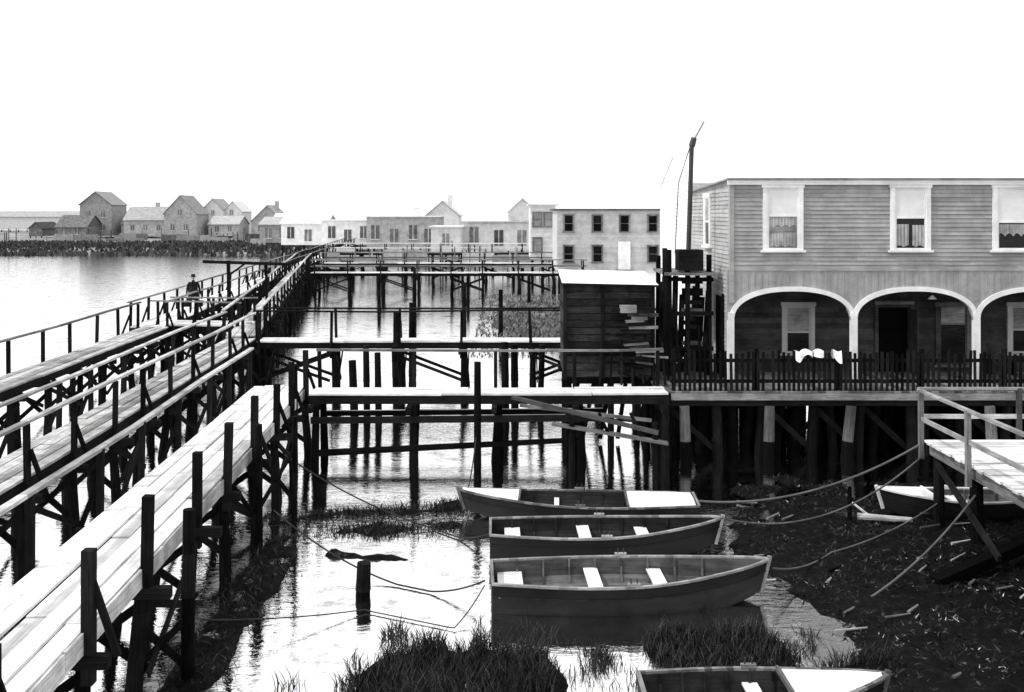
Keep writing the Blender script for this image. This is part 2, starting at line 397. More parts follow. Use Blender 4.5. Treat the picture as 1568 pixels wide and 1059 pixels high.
for a,b in zip(cols[:-1],cols[1:]):
    x0=a+.09;x1=b-.09;N_=34;pts=[]
    for i in range(N_+1):
        th=math.pi*(1-i/N_); t=math.cos(th); pts.append(x0+(x1-x0)*(t+1)/2)
    pr=None
    for xx in pts:
        c=Vector((xx,0,arch(xx,x0,x1)))
        tx=arch(min(x1,xx+.02),x0,x1)-arch(max(x0,xx-.02),x0,x1); dx=min(x1,xx+.02)-max(x0,xx-.02)
        nn=Vector((-tx,0,dx)).normalized()
        cur=(c-nn*.01,c+nn*.12)
        if pr:
            ya,yb=YF-.06,YF-.012
            I0,O0=pr;I1,O1=cur
            f=lambda p,y_:(p.x,y_,p.z)
            mb.face([f(I0,ya),f(I1,ya),f(O1,ya),f(O0,ya)],M_white,None,.5)
            mb.face([f(O0,ya),f(O1,ya),f(O1,yb),f(O0,yb)],M_white,None,.5)
            mb.face([f(I0,yb),f(I1,yb),f(I1,ya),f(I0,ya)],M_white,None,.5)
        pr=cur
for a in cols: mb.box(a-.085,a+.085,YF-.085,YF+.085,ZD,zs+.12,M_white)
mb.box(XL-.04,XL+.09,YF-.05,YF+.1,4.0,ZT,M_sided)
mb.build('arches_and_posts',H)
mb=MB()
P=[Vector((XR+.2 if i&1 else XL-.12,YB+.2 if i&2 else YF-.16,(7.2 if i&2 else 7.44)+(.05 if i&4 else 0))) for i in range(8)]
mb.hexa(P,M_haz1,(15,6,.1),M_roof)
mb.box(XL-.1,XR,YF-.11,YF-.03,7.3,7.43,M_offw)
mb.build('roof',H)
mb=MB()
fr=((1,0),(0,-1))
window(mb,(7.55,YF-.01),*fr,1.12,5.48,7.22,low=M_curt,low_frac=.55)
window(mb,(11.1,YF-.01),*fr,1.12,5.48,7.22,low=M_window,low_frac=.52)
window(mb,(13.95,YF-.01),*fr,1.12,5.48,7.22,low=M_window,low_frac=.45)
window(mb,(17.4,YF-.01),*fr,1.12,5.48,7.22,low_frac=.45)
curtain(mb,7.17,7.93,YF-.046,5.56,5.95,M_lace); curtain(mb,7.17,7.93,YF-.046,6.1,6.4,M_lace,.08)
curtain(mb,10.72,11.05,YF-.048,5.56,6.2,M_lace); curtain(mb,11.15,11.48,YF-.048,5.56,6.18,M_lace)
curtain(mb,13.57,14.33,YF-.048,5.85,6.2,M_lace,.1)
window(mb,(8.5,YP-.01),*fr,.98,2.35,3.75,low=M_window,up=M_curt,frame=M_paleg,low_frac=.45)
window(mb,(15.2,YP-.01),*fr,.98,2.35,3.75,low=M_window,up=M_curt,frame=M_paleg,low_frac=.5)
window(mb,(13.1,YP-.01),*fr,1.05,2.0,3.75,low=M_window,up=M_curt,frame=M_mid,low_frac=.7)
window(mb,(XL-.01,30.2),(0,-1),(-1,0),.95,5.5,7.0,low=M_window,up=M_curt)
mb.build('windows',H)
mb=MB()
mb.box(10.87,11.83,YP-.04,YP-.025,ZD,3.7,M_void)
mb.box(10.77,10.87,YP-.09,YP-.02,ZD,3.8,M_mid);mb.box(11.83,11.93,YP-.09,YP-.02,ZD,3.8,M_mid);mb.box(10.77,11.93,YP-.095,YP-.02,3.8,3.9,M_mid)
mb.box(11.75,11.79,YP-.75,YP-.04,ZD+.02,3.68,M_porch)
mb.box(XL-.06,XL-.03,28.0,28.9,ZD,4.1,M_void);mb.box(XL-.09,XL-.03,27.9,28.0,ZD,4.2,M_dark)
mb.build('doors',H)
mb=MB()
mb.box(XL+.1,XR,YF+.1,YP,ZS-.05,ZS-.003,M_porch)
mb.cyl((11.9,27.6,4.4),(11.9,27.6,4.15),.015,.015,M_metal);mb.cyl((11.9,27.6,4.18),(11.9,27.6,4.08),.03,.13,M_white)
mb.build('porch_ceiling',H)
mb=MB() # things on the porch: bench and bucket
mb.box(13.9,14.7,28.3,28.7,2.2,2.25,M_mid)
for x in (13.95,14.6): mb.box(x,x+.05,28.35,28.65,ZD,2.199,M_dark)
mb.build('porch_bench')
mb=MB()
x=3.9
while x<21:
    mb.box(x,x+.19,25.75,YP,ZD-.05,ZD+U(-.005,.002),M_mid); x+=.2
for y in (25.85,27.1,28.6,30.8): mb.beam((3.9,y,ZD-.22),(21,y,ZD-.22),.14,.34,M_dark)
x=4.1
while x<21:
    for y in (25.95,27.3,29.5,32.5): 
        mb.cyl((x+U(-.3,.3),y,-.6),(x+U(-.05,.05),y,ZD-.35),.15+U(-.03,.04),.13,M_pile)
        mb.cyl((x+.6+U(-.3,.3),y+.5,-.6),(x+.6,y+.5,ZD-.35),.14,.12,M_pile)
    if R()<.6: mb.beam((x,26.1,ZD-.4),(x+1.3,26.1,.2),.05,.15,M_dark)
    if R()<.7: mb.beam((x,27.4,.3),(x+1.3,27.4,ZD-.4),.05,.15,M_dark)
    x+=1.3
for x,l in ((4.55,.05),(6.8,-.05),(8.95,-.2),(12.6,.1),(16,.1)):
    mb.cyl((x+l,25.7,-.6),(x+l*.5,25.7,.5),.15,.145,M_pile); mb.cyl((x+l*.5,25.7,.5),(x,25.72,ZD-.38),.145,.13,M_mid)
x=4.2
while x<21:
    if R()<.93: mb.box(x,x+.2,30.95,31.0,-.4+U(0,.2),ZD-.06,M_dark)  # dark boards added to close off light under the house
    x+=.215
mb.build('porch_deck_piles_and_light_block',H)
mb=MB(); x=4.3
while x<21:
    hh=2.84+U(-.08,.06)
    if R()<.97: mb.beam((x,25.82,1.72),(x+U(-.025,.025),25.82,hh),.075,.022,M_dark,up=(0,1,0))
    x+=.135+U(-.014,.014)
for z in (2.05,2.6): mb.beam((4.2,25.87,z),(21,25.87,z),.05,.09,M_dark)
x=4.3
while x<21: mb.beam((x,25.93,1.6),(x,25.93,2.9),.1,.1,M_dark); x+=2.2
mb.beam((4.2,25.72,1.66),(21,25.72,1.66),.05,.17,M_mid)
mb.build('picket_fence')
mb=MB()
for x0,x1,dz in ((7.5,7.95,.2),(7.98,8.25,.14),(8.5,8.72,.24)):
    n_=12
    for k in range(n_):
        xa=x0+(x1-x0)*k/n_;xb=x0+(x1-x0)*(k+1)/n_
        f=lambda q:.045*math.sin(q*23); tp=lambda q:2.88+.035*math.sin(q*17+x0)
        zb=tp(xa)-dz-.08*math.sin(xa*11);zc=tp(xb)-dz-.08*math.sin(xb*11)
        mb.face([(xa,25.74+f(xa),zb),(xb,25.74+f(xb),zc),(xb,25.79,tp(xb)),(xa,25.79,tp(xa))],M_cloth,None,.5)
        mb.face([(xa,25.79,tp(xa)),(xb,25.79,tp(xb)),(xb,25.92,tp(xb)-.01),(xa,25.92,tp(xa)-.01)],M_cloth,None,.5)
        mb.face([(xa,25.92,tp(xa)-.01),(xb,25.92,tp(xb)-.01),(xb,25.99+f(xb),zc),(xa,25.99+f(xa),zb)],M_cloth,None,.5)
mb.build('laundry')
A=empty('rear_annex'); mb=MB()
xa,xb,ya,yb=6.25,9.2,34.5,41; zr=8.4
mb.box(xa,xb,ya,yb,1.5,7.6,M_offw)
clap(mb,(xa,yb),(0,-1),(-1,0),yb-ya,1.6,7.6,M_offw,.15)
mb.build('walls',A)
mb=MB()
zm=8.7;ym=37.7
for (y0,z0,y1,z1) in ((ya-.05,7.55,ym,zm),(ym,zm,yb+.05,7.55)):
    P=[Vector((xb+.05 if i&1 else xa-.04,y1 if i&2 else y0,(z1 if i&2 else z0)+(.05 if i&4 else 0))) for i in range(8)]
    mb.hexa(P,M_haz3,(5,3,.1),M_white)  # pale roof tones imitate fading into the bright sky
mb.face([(xa,ya,7.6),(xa,ym,zm),(xa,yb,7.6)],M_offw,None,.5)
mb.face([(xb,ya,7.6),(xb,yb,7.6),(xb,ym,zm)],M_offw,None,.5)
mb.build('roof',A)
mb=MB()
mb.cyl((5.25,29,5.4),(5.35,29,8.55),.075,.07,M_metal); mb.cyl((5.35,29,8.5),(5.42,29,8.75),.1,.09,M_metal)
mb.beam((5.36,29,8.6),(5.75,29.2,9.25),.04,.04,M_haz1)
mb.beam((5.3,29,8.5),(4.95,29,7.4),.03,.03,M_haz1); mb.beam((4.95,29,7.4),(4.85,29,5.3),.03,.03,M_mid)
mb.build('stovepipe')
mb=MB()
for x,y,z in ((4.45,28.2,5.5),(4.6,28.3,5.45),(5.1,28.4,5.4),(5.75,28.4,5.3),(4.5,30.2,5.2),(5.7,30,5.3)): mb.beam((x,y,-.4),(x+U(-.05,.05),y,z),.13,.13,M_dark)
for z in (2.6,3.6,4.6): mb.beam((4.35,28.25,z),(5.85,28.3,z+U(-.08,.08)),.06,.12,M_dark)
mb.box(4.8,5.5,28.0,28.7,4.85,5.45,M_dark)
mb.box(4.4,5.9,28.0,30.4,4.72,4.8,M_mid)
for k in range(9): mb.beam((4.98,28.6,2.1+k*.3),(5.6,28.6,2.1+k*.3),.04,.22 if k%2 else .12,M_mid if k in(2,5) else M_dark)
for k in range(8): mb.beam((4.5+k*.18,29.3,1.8),(4.55+k*.2,29.5,U(3.6,4.7)),.17,.03,M_shed,up=(0,1,0))
for k in range(5): mb.beam((4.4+k*.3,27.4,1.8),(4.4+k*.32,28.0,U(2.6,3.6)),.07,.05,M_dark)
mb.build('water_tank_stand')

# ------------------------------------------------------------------ shed
S=empty('storage_shed'); mb=MB()
x0,x1,y0,y1=1.5,3.95,27.4,29.9
for z in rng(1.9,4.5,.2)[:-1]:
    mb.beam((x0,y0+U(-.018,.012),z+.1),(x1,y0+U(-.018,.012),z+.1+U(-.012,.012)),.04,.18,M_shed)
    mb.beam((x0+.0,y0+.03,z+.1),(x0,y1,z+.1),.04,.19,M_shed)
    mb.beam((x1,y0+.03,z+.1),(x1,y1,z+.1),.04,.19,M_shed)
mb.box(x0+.03,x1-.03,y0+.03,y1,1.85,4.45,M_dark)
for x in (x0-.01,x1+.01,2.55): mb.beam((x,y0-.04,1.85),(x,y0-.04,4.5),.1,.05,M_dark,up=(0,1,0))
mb.build('walls',S)
mb=MB()
P=[Vector((x1+.15 if i&1 else x0-.1,y1+.1 if i&2 else y0-.15,(4.72 if i&2 else 4.5)+(-.0 if not i&1 else -.06)+(.06 if i&4 else 0))) for i in range(8)]
mb.hexa(P,M_dark,(2.6,2.6,.06),M_deck)
mb.build('roof',S)
mb=MB()
for x,y in ((1.6,27.6),(2.8,27.6),(3.8,27.6),(1.6,29.6),(3.8,29.6)): mb.cyl((x,y,-.5),(x,y,1.86),.1,.09,M_pile)
mb.beam((1.4,27.5,1.78),(4.1,27.5,1.78),.15,.14,M_dark)
mb.beam((1.4,29.6,1.78),(4.1,29.6,1.78),.15,.14,M_dark)
for k in range(5): mb.beam((1.5+k*.5,27.7,.1),(1.9+k*.45,27.8,1.75),.12,.04,M_dark,up=(0,1,0))
mb.build('footings',S)
mb=MB()
for k in range(22):
    x=U(2.75,3.5);z=1.9+k*.095
    mb.beam((x,27.1+U(-.1,.06),z),(x+U(.2,.95),27.05+U(-.14,.1),z+U(-.07,.07)),.18,U(.04,.11),random.choice([M_mid,M_mid,M_shed,M_dark,M_dark,M_dark]))
mb.box(3.0,3.45,26.95,27.2,3.75,3.95,M_deckg); mb.box(3.3,3.75,26.95,27.2,3.55,3.72,M_mid)
for k in range(7): mb.beam((2.4+k*.3,26.7,1.8),(2.5+k*.28,27.2,U(2.3,3.1)),.06,.05,M_dark)
mb.build('stacked_lumber')

# ------------------------------------------------------------------ right dock
mb=MB(); y=13.0
while y<20.3:
    mb.box(8.6-U(0,.07),15,y,y+U(.18,.2),1.75,1.8+U(-.014,.004),M_deck if R()<.85 else M_deckg); y+=.215
for x in (8.7,10.5,12.5,14.5): mb.beam((x,13,1.62),(x,20.3,1.62),.1,.22,M_mid)
mb.beam((8.6,20.25,1.6),(15,20.25,1.6),.1,.24,M_dark)
for x in (8.75,11.5,14): 
    for y in (14,16.3,20.0): mb.cyl((x+U(-.1,.1),y,-.5),(x,y,1.55),.12,.1,M_pile)
mb.cyl((8.9,18.6,-.5),(8.85,18.6,1.6),.13,.12,M_pile)
for y in (14,16,18.2,20.3): mb.beam((8.52,y,1.4),(8.52+U(-.03,.03),y,2.82),.09,.09,M_mid)
for x in (10.6,12.8): mb.beam((x,20.38,1.4),(x,20.38,2.85),.09,.09,M_mid)
for z,w in ((2.83,.1),(2.25,.04)):
    mb.beam((8.52,13,z),(8.52,20.4,z-.02),w,.05 if w>.09 else .09,M_deckg); mb.beam((8.5,20.4,z+.004),(15,20.4,z+.004),w,.05 if w>.09 else .09,M_deckg)
mb.beam((7.3,16.8,.12),(10.5,18.4,.6),.2,.2,M_pile)
mb.beam((8.6,17.2,.4),(8.7,20,1.4),.07,.12,M_dark)
mb.build('landing_dock')

# ------------------------------------------------------------------ boats
def boat(name,x,y,rot,L,B,hull,inner,trim,thwarts,decks=(),sheer=.42,tilt=0,z=0):
    E=empty(name); E.location=(x,y,z); E.rotation_euler=(tilt,0,rot)
    n=30
    def f(t):
        return .74+.26*math.sin(min(1,t/.42)*math.pi/2) if t<.42 else max(0.0,math.cos((t-.42)/.58*math.pi/2))**.72
    def sh(t): return sheer+.05*(t-.4)**2+.24*max(0,t-.45)**2*2.2+.06*max(0,.3-t)
    def ring(t,off=0,inn=False):
        b=max(.012,B/2*f(t)-off); s_=sh(t); k=-.07+.42*max(0,t-.8)**1.6*6
        k=min(k,s_-.1)
        zf=(max(.07,k+.05)) if inn else k
        prof=[(1,s_),(.985,s_*.66+zf*.34),(.93,s_*.33+zf*.67),(.82,zf+.02),(.4,zf)]
        pts=[(b*a,zz) for a,zz in prof]; 
        rake=.10*max(0,(t-.8)/.2)
        return [Vector((-L/2+L*t+rake*(zz-k)/max(.1,s_-k)*1.2, yy,zz)) for yy,zz in pts]+[Vector((-L/2+L*t+rake*(zz-k)/max(.1,s_-k)*1.2,-yy,zz)) for yy,zz in pts[::-1]]
    T=[i/n for i in range(n+1)]
    mb=MB(); va=[R() for _ in range(12)]
    for a,b in zip(T[:-1],T[1:]):
        r0,r1=ring(a),ring(b)
        for k in range(9): mb.face([r0[k],r1[k],r1[k+1],r0[k+1]],hull,[(a*L,k*.1),(b*L,k*.1),(b*L,k*.1+.1),(a*L,k*.1+.1)],va[min(k,9-k)])
        for q in (1,8): # lapped strake edge
            mb.beam(r0[q],r1[q],.02,.02,hull)
    mb.face(ring(0),hull)
    mb.build('hull',E)
    mb=MB()
    for a,b in zip(T[:-1],T[1:]):
        a2=max(a,.012);r0,r1=ring(a2,.03,True),ring(b,.03,True)
        for k in range(9): mb.face([r0[k+1],r1[k+1],r1[k],r0[k]],inner,[(a*L,k*.1),(b*L,k*.1),(b*L,k*.1+.1),(a*L,k*.1+.1)],va[min(k,9-k)])
    mb.face(ring(.012,.03,True)[::-1],inner)
    for k in range(3,n-3,3):
        rr=ring(T[k],.045,True)
        for q in (0,1,2,6,7,8): mb.beam(rr[q],rr[q+1],.035,.03,inner,up=(1,0,0))
    for yy in (-.28,-.09,.1,.29): mb.beam((-L*.45,yy,.1),(L*.3,yy,.1),.16,.02,inner)
    mb.build('planking_inside',E)
    mb=MB()
    for a,b in zip(T[:-1],T[1:]):
        r0,r1=ring(a),ring(b)
        for q in (0,9): mb.beam(r0[q]+Vector((0,0,.015)),r1[q]+Vector((0.01,0,.015)),.055,.035,trim)
    rr=ring(0); mb.beam(rr[0]+Vector((.01,0,.02)),rr[9]+Vector((.01,0,.02)),.05,.045,trim)
    rb=ring(1); mb.beam(rb[4]+Vector((0,0,-.02)),rb[0]+Vector((.03,0,.06)),.06,.06,trim)
    mb.build('gunwale',E)
    mb=MB()
    for t,w in thwarts:
        b=B/2*f(t)-.04; mb.box(-L/2+L*t-w/2,-L/2+L*t+w/2,-b,b,sheer*.66-.03,sheer*.66,M_thw)
    for t0,t1,dm in decks:
        K=8
        for k in range(K):
            a=t0+(t1-t0)*k/K;b=t0+(t1-t0)*(k+1)/K;r0,r1=ring(a,.02),ring(b,.02)
            u=Vector((0,0,.03));c0=(r0[0]+r0[9])/2+u*2;c1=(r1[0]+r1[9])/2+u*2
            uva=[(a*L,0),(a*L,.5),(b*L,.5),(b*L,0)]
            mb.face([r0[0]+u,c0,c1,r1[0]+u][::-1],dm,uva[::-1],.5);mb.face([c0,r0[9]+u,r1[9]+u,c1][::-1],dm,uva[::-1],.5)
        tt=t0 if t0>.3 else t1; r=ring(tt,.02); mb.beam(r[0]+Vector((0,0,.04)),r[9]+Vector((0,0,.04)),.04,.07,trim)
    mb.build('seats_and_decks',E)
    mb=MB()
    for q in (0,9):
        p=ring(.5)[q]; mb.box(p.x-.1,p.x+.1,p.y-.03,p.y+.03,p.z+.035,p.z+.08,trim)
        mb.cyl((p.x-.05,p.y,p.z+.07),(p.x-.05,p.y,p.z+.16),.012,.012,M_metal,6);mb.cyl((p.x+.05,p.y,p.z+.07),(p.x+.05,p.y,p.z+.16),.012,.012,M_metal,6)
    mb.build('oarlocks',E)
    return E
boat('rowing_boat',1.93,16.35,.04,4.55,1.45,M_hullg,M_inn,M_rail,((.07,.42),(.38,.24),(.62,.24)),sheer=.46,z=.02)
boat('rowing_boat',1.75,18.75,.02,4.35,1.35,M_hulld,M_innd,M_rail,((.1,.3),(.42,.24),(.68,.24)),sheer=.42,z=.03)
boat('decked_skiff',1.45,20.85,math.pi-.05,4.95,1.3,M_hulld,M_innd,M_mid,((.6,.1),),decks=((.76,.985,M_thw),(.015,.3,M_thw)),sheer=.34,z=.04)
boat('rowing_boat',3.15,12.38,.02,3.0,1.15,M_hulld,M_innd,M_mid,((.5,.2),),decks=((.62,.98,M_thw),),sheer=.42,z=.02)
boat('rowing_boat',9.6,20.9,math.pi,3.3,1.1,M_hulld,M_inn,M_thw,((.5,.24),),decks=((.7,.98,M_thw),),sheer=.36,z=.08)

def rope(pts,r=.02,mat=M_rope,sag=.4,name='mooring_rope',n=24):
    cu=bpy.data.curves.new(name,'CURVE');cu.dimensions='3D';cu.bevel_depth=r
    sp=cu.splines.new('POLY');q=[]
    for a,b in zip(pts[:-1],pts[1:]):
        a=Vector(a);b=Vector(b)
        for k in range(n):
            t=k/n;p=a.lerp(b,t);p.z-=sag*4*t*(1-t);p.z=max(p.z,.03);q.append(p)
    q.append(Vector(pts[-1]));sp.points.add(len(q)-1)
    for i,p in enumerate(q): sp.points[i].co=(*p,1)
    cu.materials.append(mat);o=bpy.data.objects.new(name,cu);col.objects.link(o)
rope([(8.6,20.3,1.75),(3.9,20.7,.4)],.024,M_ropel,.42)
rope([(8.6,20.3,1.5),(4.05,18.9,.6)],.018,M_ropel,.6)
rope([(8.9,18.6,1.2),(5.3,15.6,.1)],.02,M_ropel,.25)
rope([(8.8,20.0,.6),(6.0,18.3,.14),(4.4,16.5,.5)],.016,M_ropel,.12)
rope([(-.45,16.2,.4),(-2.0,17.0,.03),(-4.5,18.4,.9)],.015,M_rope,.15)
rope([(-.45,16.0,.4),(-.9,15.2,.04),(-2.4,15.9,.04),(-4.6,14.4,.5)],.010,M_rope,.05)
rope([(-.3,18.7,.4),(-1.6,20.0,.03),(-4.9,21.0,1.3)],.015,M_rope,.15)
rope([(-.9,24.6,.9),(-1,21.0,.4)],.015,M_rope,.2)

# ------------------------------------------------------------------ vegetation
def blades(name,pts,h0,h1,w,m,lean=.25,zmin=-.08):
    mb=MB()
    for x,y in pts:
        z=max(gz(x,y),zmin)-.02;h=U(h0,h1);a=U(0,6.28);c,s=math.cos(a)*w/2,math.sin(a)*w/2
        dx,dy=U(-lean,lean)*h,U(-lean,lean)*h;va=R()
        b0=(x-c,y-s,z);b1=(x+c,y+s,z);m0=(x-c*.8+dx*.35,y-s*.8+dy*.35,z+h*.55);m1=(x+c*.8+dx*.35,y+s*.8+dy*.35,z+h*.55);t=(x+dx,y+dy,z+h)
        mb.face([b0,b1,m1,m0],m,None,va);mb.face([m0,m1,t],m,None,va)
    mb.build(name)
def ell(cx,cy,rx,ry,n,th=-.1):
    o=[]
    while len(o)<n:
        a=U(0,6.28);r=math.sqrt(R())*1.2;x=cx+rx*r*math.cos(a);y=cy+ry*r*math.sin(a)
        if noise.noise(Vector((x*1.9,y*1.9,5)))>-.2+1.0*(r-.5): o.append((x,y))
    return o
blades('marsh_reeds',ell(-.7,13.3,2.1,2.1,7000),.08,.36,.017,M_reed,.6)
blades('marsh_reeds',ell(3.2,14.2,1.9,1.6,4200),.06,.3,.017,M_reed,.7)
blades('marsh_reeds',ell(1.0,13.8,1.7,1.2,420),.08,.34,.016,M_reed,.5)
blades('marsh_reeds',[(lambda t:(-5+6.2*t+U(-.4,.4),20.6+1.7*t+U(-.35,.35)))(R()) for _ in range(1300)]+[(U(-4.4,-1.0),20+U(-.5,.4)) for _ in range(1000)],.04,.22,.025,M_reed,.9)
blades('marsh_reeds',[(U(-5.4,-3.7),U(11,20)) for _ in range(1800)],.03,.16,.025,M_reed,1.2)
pw=[];pb=[]
while len(pw)<13000:
    y=U(10.5,24.5);x=U(2.5,15)
    nn=noise.noise(Vector((x*.9,y*.9,9)))
    if x>mudline(y)-.2 and nn>-.2:
        pw.append((x,y))
        if R()<.5 and noise.noise(Vector((x*1.7,y*1.7,2)))>.05+max(0,y-16)*.07: pb.append((x,y))
blades('mud_weeds',pw,.02,.09,.035,M_weed,1.8,-.3)
blades('bleached_weeds',pb,.015,.06,.028,M_weedb,2.4,-.3)
pm=[]
for _ in range(9000):
    y=U(152,185);x=U(-130,-30); pm.append((x,y))
blades('distant_marsh_grass',pm,.3,.9,.5,M_mgrass,.4)
pm=[(U(-2,4.5),U(44,78)) for _ in range(3500)]
blades('distant_marsh_grass',pm,.1,.3,.12,M_mid,.9)
mb=MB(); mb.cyl((7.3,20.6,.1),(8.3,20.2,.15),.08,.05,M_deckg); mb.cyl((7.5,20.5,.15),(7.3,20.9,.3),.03,.02,M_deckg); mb.build('driftwood_log')
mb=MB()
for _ in range(34):
    x=U(4.2,9);y=U(13,22);a=U(-.5,.9);l=U(.1,.6); z=max(gz(x,y),0)+.04; r=U(.01,.03)
    mb.cyl((x,y,z),(x+l*math.cos(a),y+l*math.sin(a),z+.03),r,r*.6,random.choice([M_deckg,M_mid,M_mid,M_dark]),6)
mb.build('scattered_driftwood')

# ------------------------------------------------------------------ distant buildings
def house(name,x0,x1,y,dep,z0,z1,wall,roof,kind='flat',rz=2,win=(),wm=M_haz1,ww=.8,wh=1.4,chim=False,foot=True):
    E=empty(name);mb=MB();mb.box(x0,x1,y,y+dep,z0,z1,wall)
    zz=z0
    while zz<z1-.2 and y<100: 
        mb.face([(x0,y-.03,zz),(x1,y-.03,zz),(x1,y-.006,zz+.2),(x0,y-.006,zz+.2)],wall,[(x0,zz),(x1,zz),(x1,zz+.2),(x0,zz+.2)]); zz+=.2
    if kind=='gf':
        xm=(x0+x1)/2; mb.face([(x0,y,z1),(x1,y,z1),(xm,y,z1+rz)],wall,None,.5);mb.face([(x0,y+dep,z1),(xm,y+dep,z1+rz),(x1,y+dep,z1)],wall,None,.5)
    if kind=='gs':
        ym=y+dep/2
        for X in (x0,x1): mb.face([(X,y,z1),(X,y+dep,z1),(X,ym,z1+rz)],wall,None,.5)
    mb.build('walls',E);mb=MB();e=.25
    def slab(x0_,z0_,x1_,z1_,ya,yb,y0z=None):
        P=[Vector((x1_ if i&1 else x0_,yb if i&2 else ya,(z1_ if i&1 else z0_)+(.15 if i&4 else 0))) for i in range(8)]; mb.hexa(P,roof,(x1-x0,dep,.15))
    if kind=='flat': mb.box(x0-e,x1+e,y-e,y+dep+e,z1+.003,z1+.14,roof)
    elif kind=='gf':
        xm=(x0+x1)/2; slab(x0-e,z1-.15,xm,z1+rz,y-e,y+dep+e); slab(xm,z1+rz,x1+e,z1-.15,y-e,y+dep+e)
    else:
        ym=y+dep/2
        for (ya,za,yb,zb) in ((y-e,z1-.15,ym,z1+rz),(ym,z1+rz,y+dep+e,z1-.15)):
            P=[Vector((x1+e if i&1 else x0-e,yb if i&2 else ya,(zb if i&2 else za)+(.15 if i&4 else 0))) for i in range(8)]; mb.hexa(P,roof,(x1-x0,dep,.15))
    if chim:
        cx=x0+(x1-x0)*.6; mb.box(cx,cx+.8,y+dep*.5,y+dep*.5+.8,z1,z1+(rz if kind!='flat' else .3)+1.1,roof)
    mb.build('roof',E);mb=MB()
    for wx,wz in win:
        if y<100: window(mb,(wx,y-.035),(1,0),(0,-1),ww+.2,wz,wz+wh,low=wm,up=wm,frame=M_mid,fw=.09)
        else:
            mb.box(wx-ww/2,wx+ww/2,y-.06,y-.02,wz,wz+wh,wm); mb.box(wx-ww/2-.12,wx+ww/2+.12,y-.1,y-.02,wz-.12,wz-.003,M_pale)
            mb.box(wx-.04,wx+.04,y-.08,y-.061,wz,wz+wh,M_pale)
    if win: mb.build('windows',E)
    if foot:
        mb=MB(); n=max(2,int((x1-x0)/2.5))
        for k in range(n+1):
            X=x0+.2+(x1-x0-.4)*k/n; mb.cyl((X,y+.3,-.4),(X,y+.3,z0),.14,.13,M_dark,6)
        mb.build('footings',E)
wx=[4.65,7.0,9.25,11.55]
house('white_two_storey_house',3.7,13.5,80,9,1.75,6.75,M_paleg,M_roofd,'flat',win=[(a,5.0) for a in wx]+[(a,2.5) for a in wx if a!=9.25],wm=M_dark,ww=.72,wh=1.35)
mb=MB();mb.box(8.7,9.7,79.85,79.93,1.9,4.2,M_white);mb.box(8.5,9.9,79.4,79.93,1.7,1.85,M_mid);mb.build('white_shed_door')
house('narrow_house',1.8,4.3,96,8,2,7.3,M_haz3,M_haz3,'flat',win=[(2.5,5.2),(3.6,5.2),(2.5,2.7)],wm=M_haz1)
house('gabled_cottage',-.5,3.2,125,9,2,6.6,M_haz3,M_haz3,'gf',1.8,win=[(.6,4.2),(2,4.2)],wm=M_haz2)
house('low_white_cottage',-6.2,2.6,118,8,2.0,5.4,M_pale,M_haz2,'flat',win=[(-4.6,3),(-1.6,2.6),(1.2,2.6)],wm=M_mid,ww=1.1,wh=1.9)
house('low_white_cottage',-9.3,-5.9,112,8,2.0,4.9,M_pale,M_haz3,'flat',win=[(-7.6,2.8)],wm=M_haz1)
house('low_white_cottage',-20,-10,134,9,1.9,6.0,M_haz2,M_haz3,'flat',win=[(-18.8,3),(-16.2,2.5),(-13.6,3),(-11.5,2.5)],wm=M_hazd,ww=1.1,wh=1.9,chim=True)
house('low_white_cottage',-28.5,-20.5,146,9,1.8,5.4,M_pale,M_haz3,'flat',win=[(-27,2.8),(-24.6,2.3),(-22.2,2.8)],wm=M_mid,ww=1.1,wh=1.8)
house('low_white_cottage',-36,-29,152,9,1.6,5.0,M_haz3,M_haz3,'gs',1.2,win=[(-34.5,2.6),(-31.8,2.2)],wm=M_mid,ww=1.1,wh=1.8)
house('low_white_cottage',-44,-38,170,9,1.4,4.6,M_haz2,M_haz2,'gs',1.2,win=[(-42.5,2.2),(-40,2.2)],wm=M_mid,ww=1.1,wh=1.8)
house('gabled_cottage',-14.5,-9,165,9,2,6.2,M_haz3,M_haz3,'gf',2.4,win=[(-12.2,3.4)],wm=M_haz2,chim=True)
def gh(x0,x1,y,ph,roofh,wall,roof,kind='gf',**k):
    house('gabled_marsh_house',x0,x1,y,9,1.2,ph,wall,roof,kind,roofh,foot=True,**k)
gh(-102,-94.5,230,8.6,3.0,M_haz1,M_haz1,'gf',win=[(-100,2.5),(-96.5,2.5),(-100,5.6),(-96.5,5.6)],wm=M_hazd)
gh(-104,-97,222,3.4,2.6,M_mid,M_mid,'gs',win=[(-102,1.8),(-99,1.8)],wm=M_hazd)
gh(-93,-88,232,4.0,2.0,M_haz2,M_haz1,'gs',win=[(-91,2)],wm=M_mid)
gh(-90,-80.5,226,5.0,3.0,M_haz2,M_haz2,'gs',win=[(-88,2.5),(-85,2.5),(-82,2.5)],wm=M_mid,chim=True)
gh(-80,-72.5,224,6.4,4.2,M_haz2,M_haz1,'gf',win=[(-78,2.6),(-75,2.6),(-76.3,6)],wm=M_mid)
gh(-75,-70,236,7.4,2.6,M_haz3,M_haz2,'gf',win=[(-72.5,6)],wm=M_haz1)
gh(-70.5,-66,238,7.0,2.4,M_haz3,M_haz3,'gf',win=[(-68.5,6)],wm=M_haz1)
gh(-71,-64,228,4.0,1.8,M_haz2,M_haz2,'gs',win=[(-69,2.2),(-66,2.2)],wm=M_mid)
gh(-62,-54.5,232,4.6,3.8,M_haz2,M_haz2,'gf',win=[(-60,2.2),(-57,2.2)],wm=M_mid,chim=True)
gh(-56.5,-52,236,3.6,2.0,M_haz3,M_haz2,'gs')
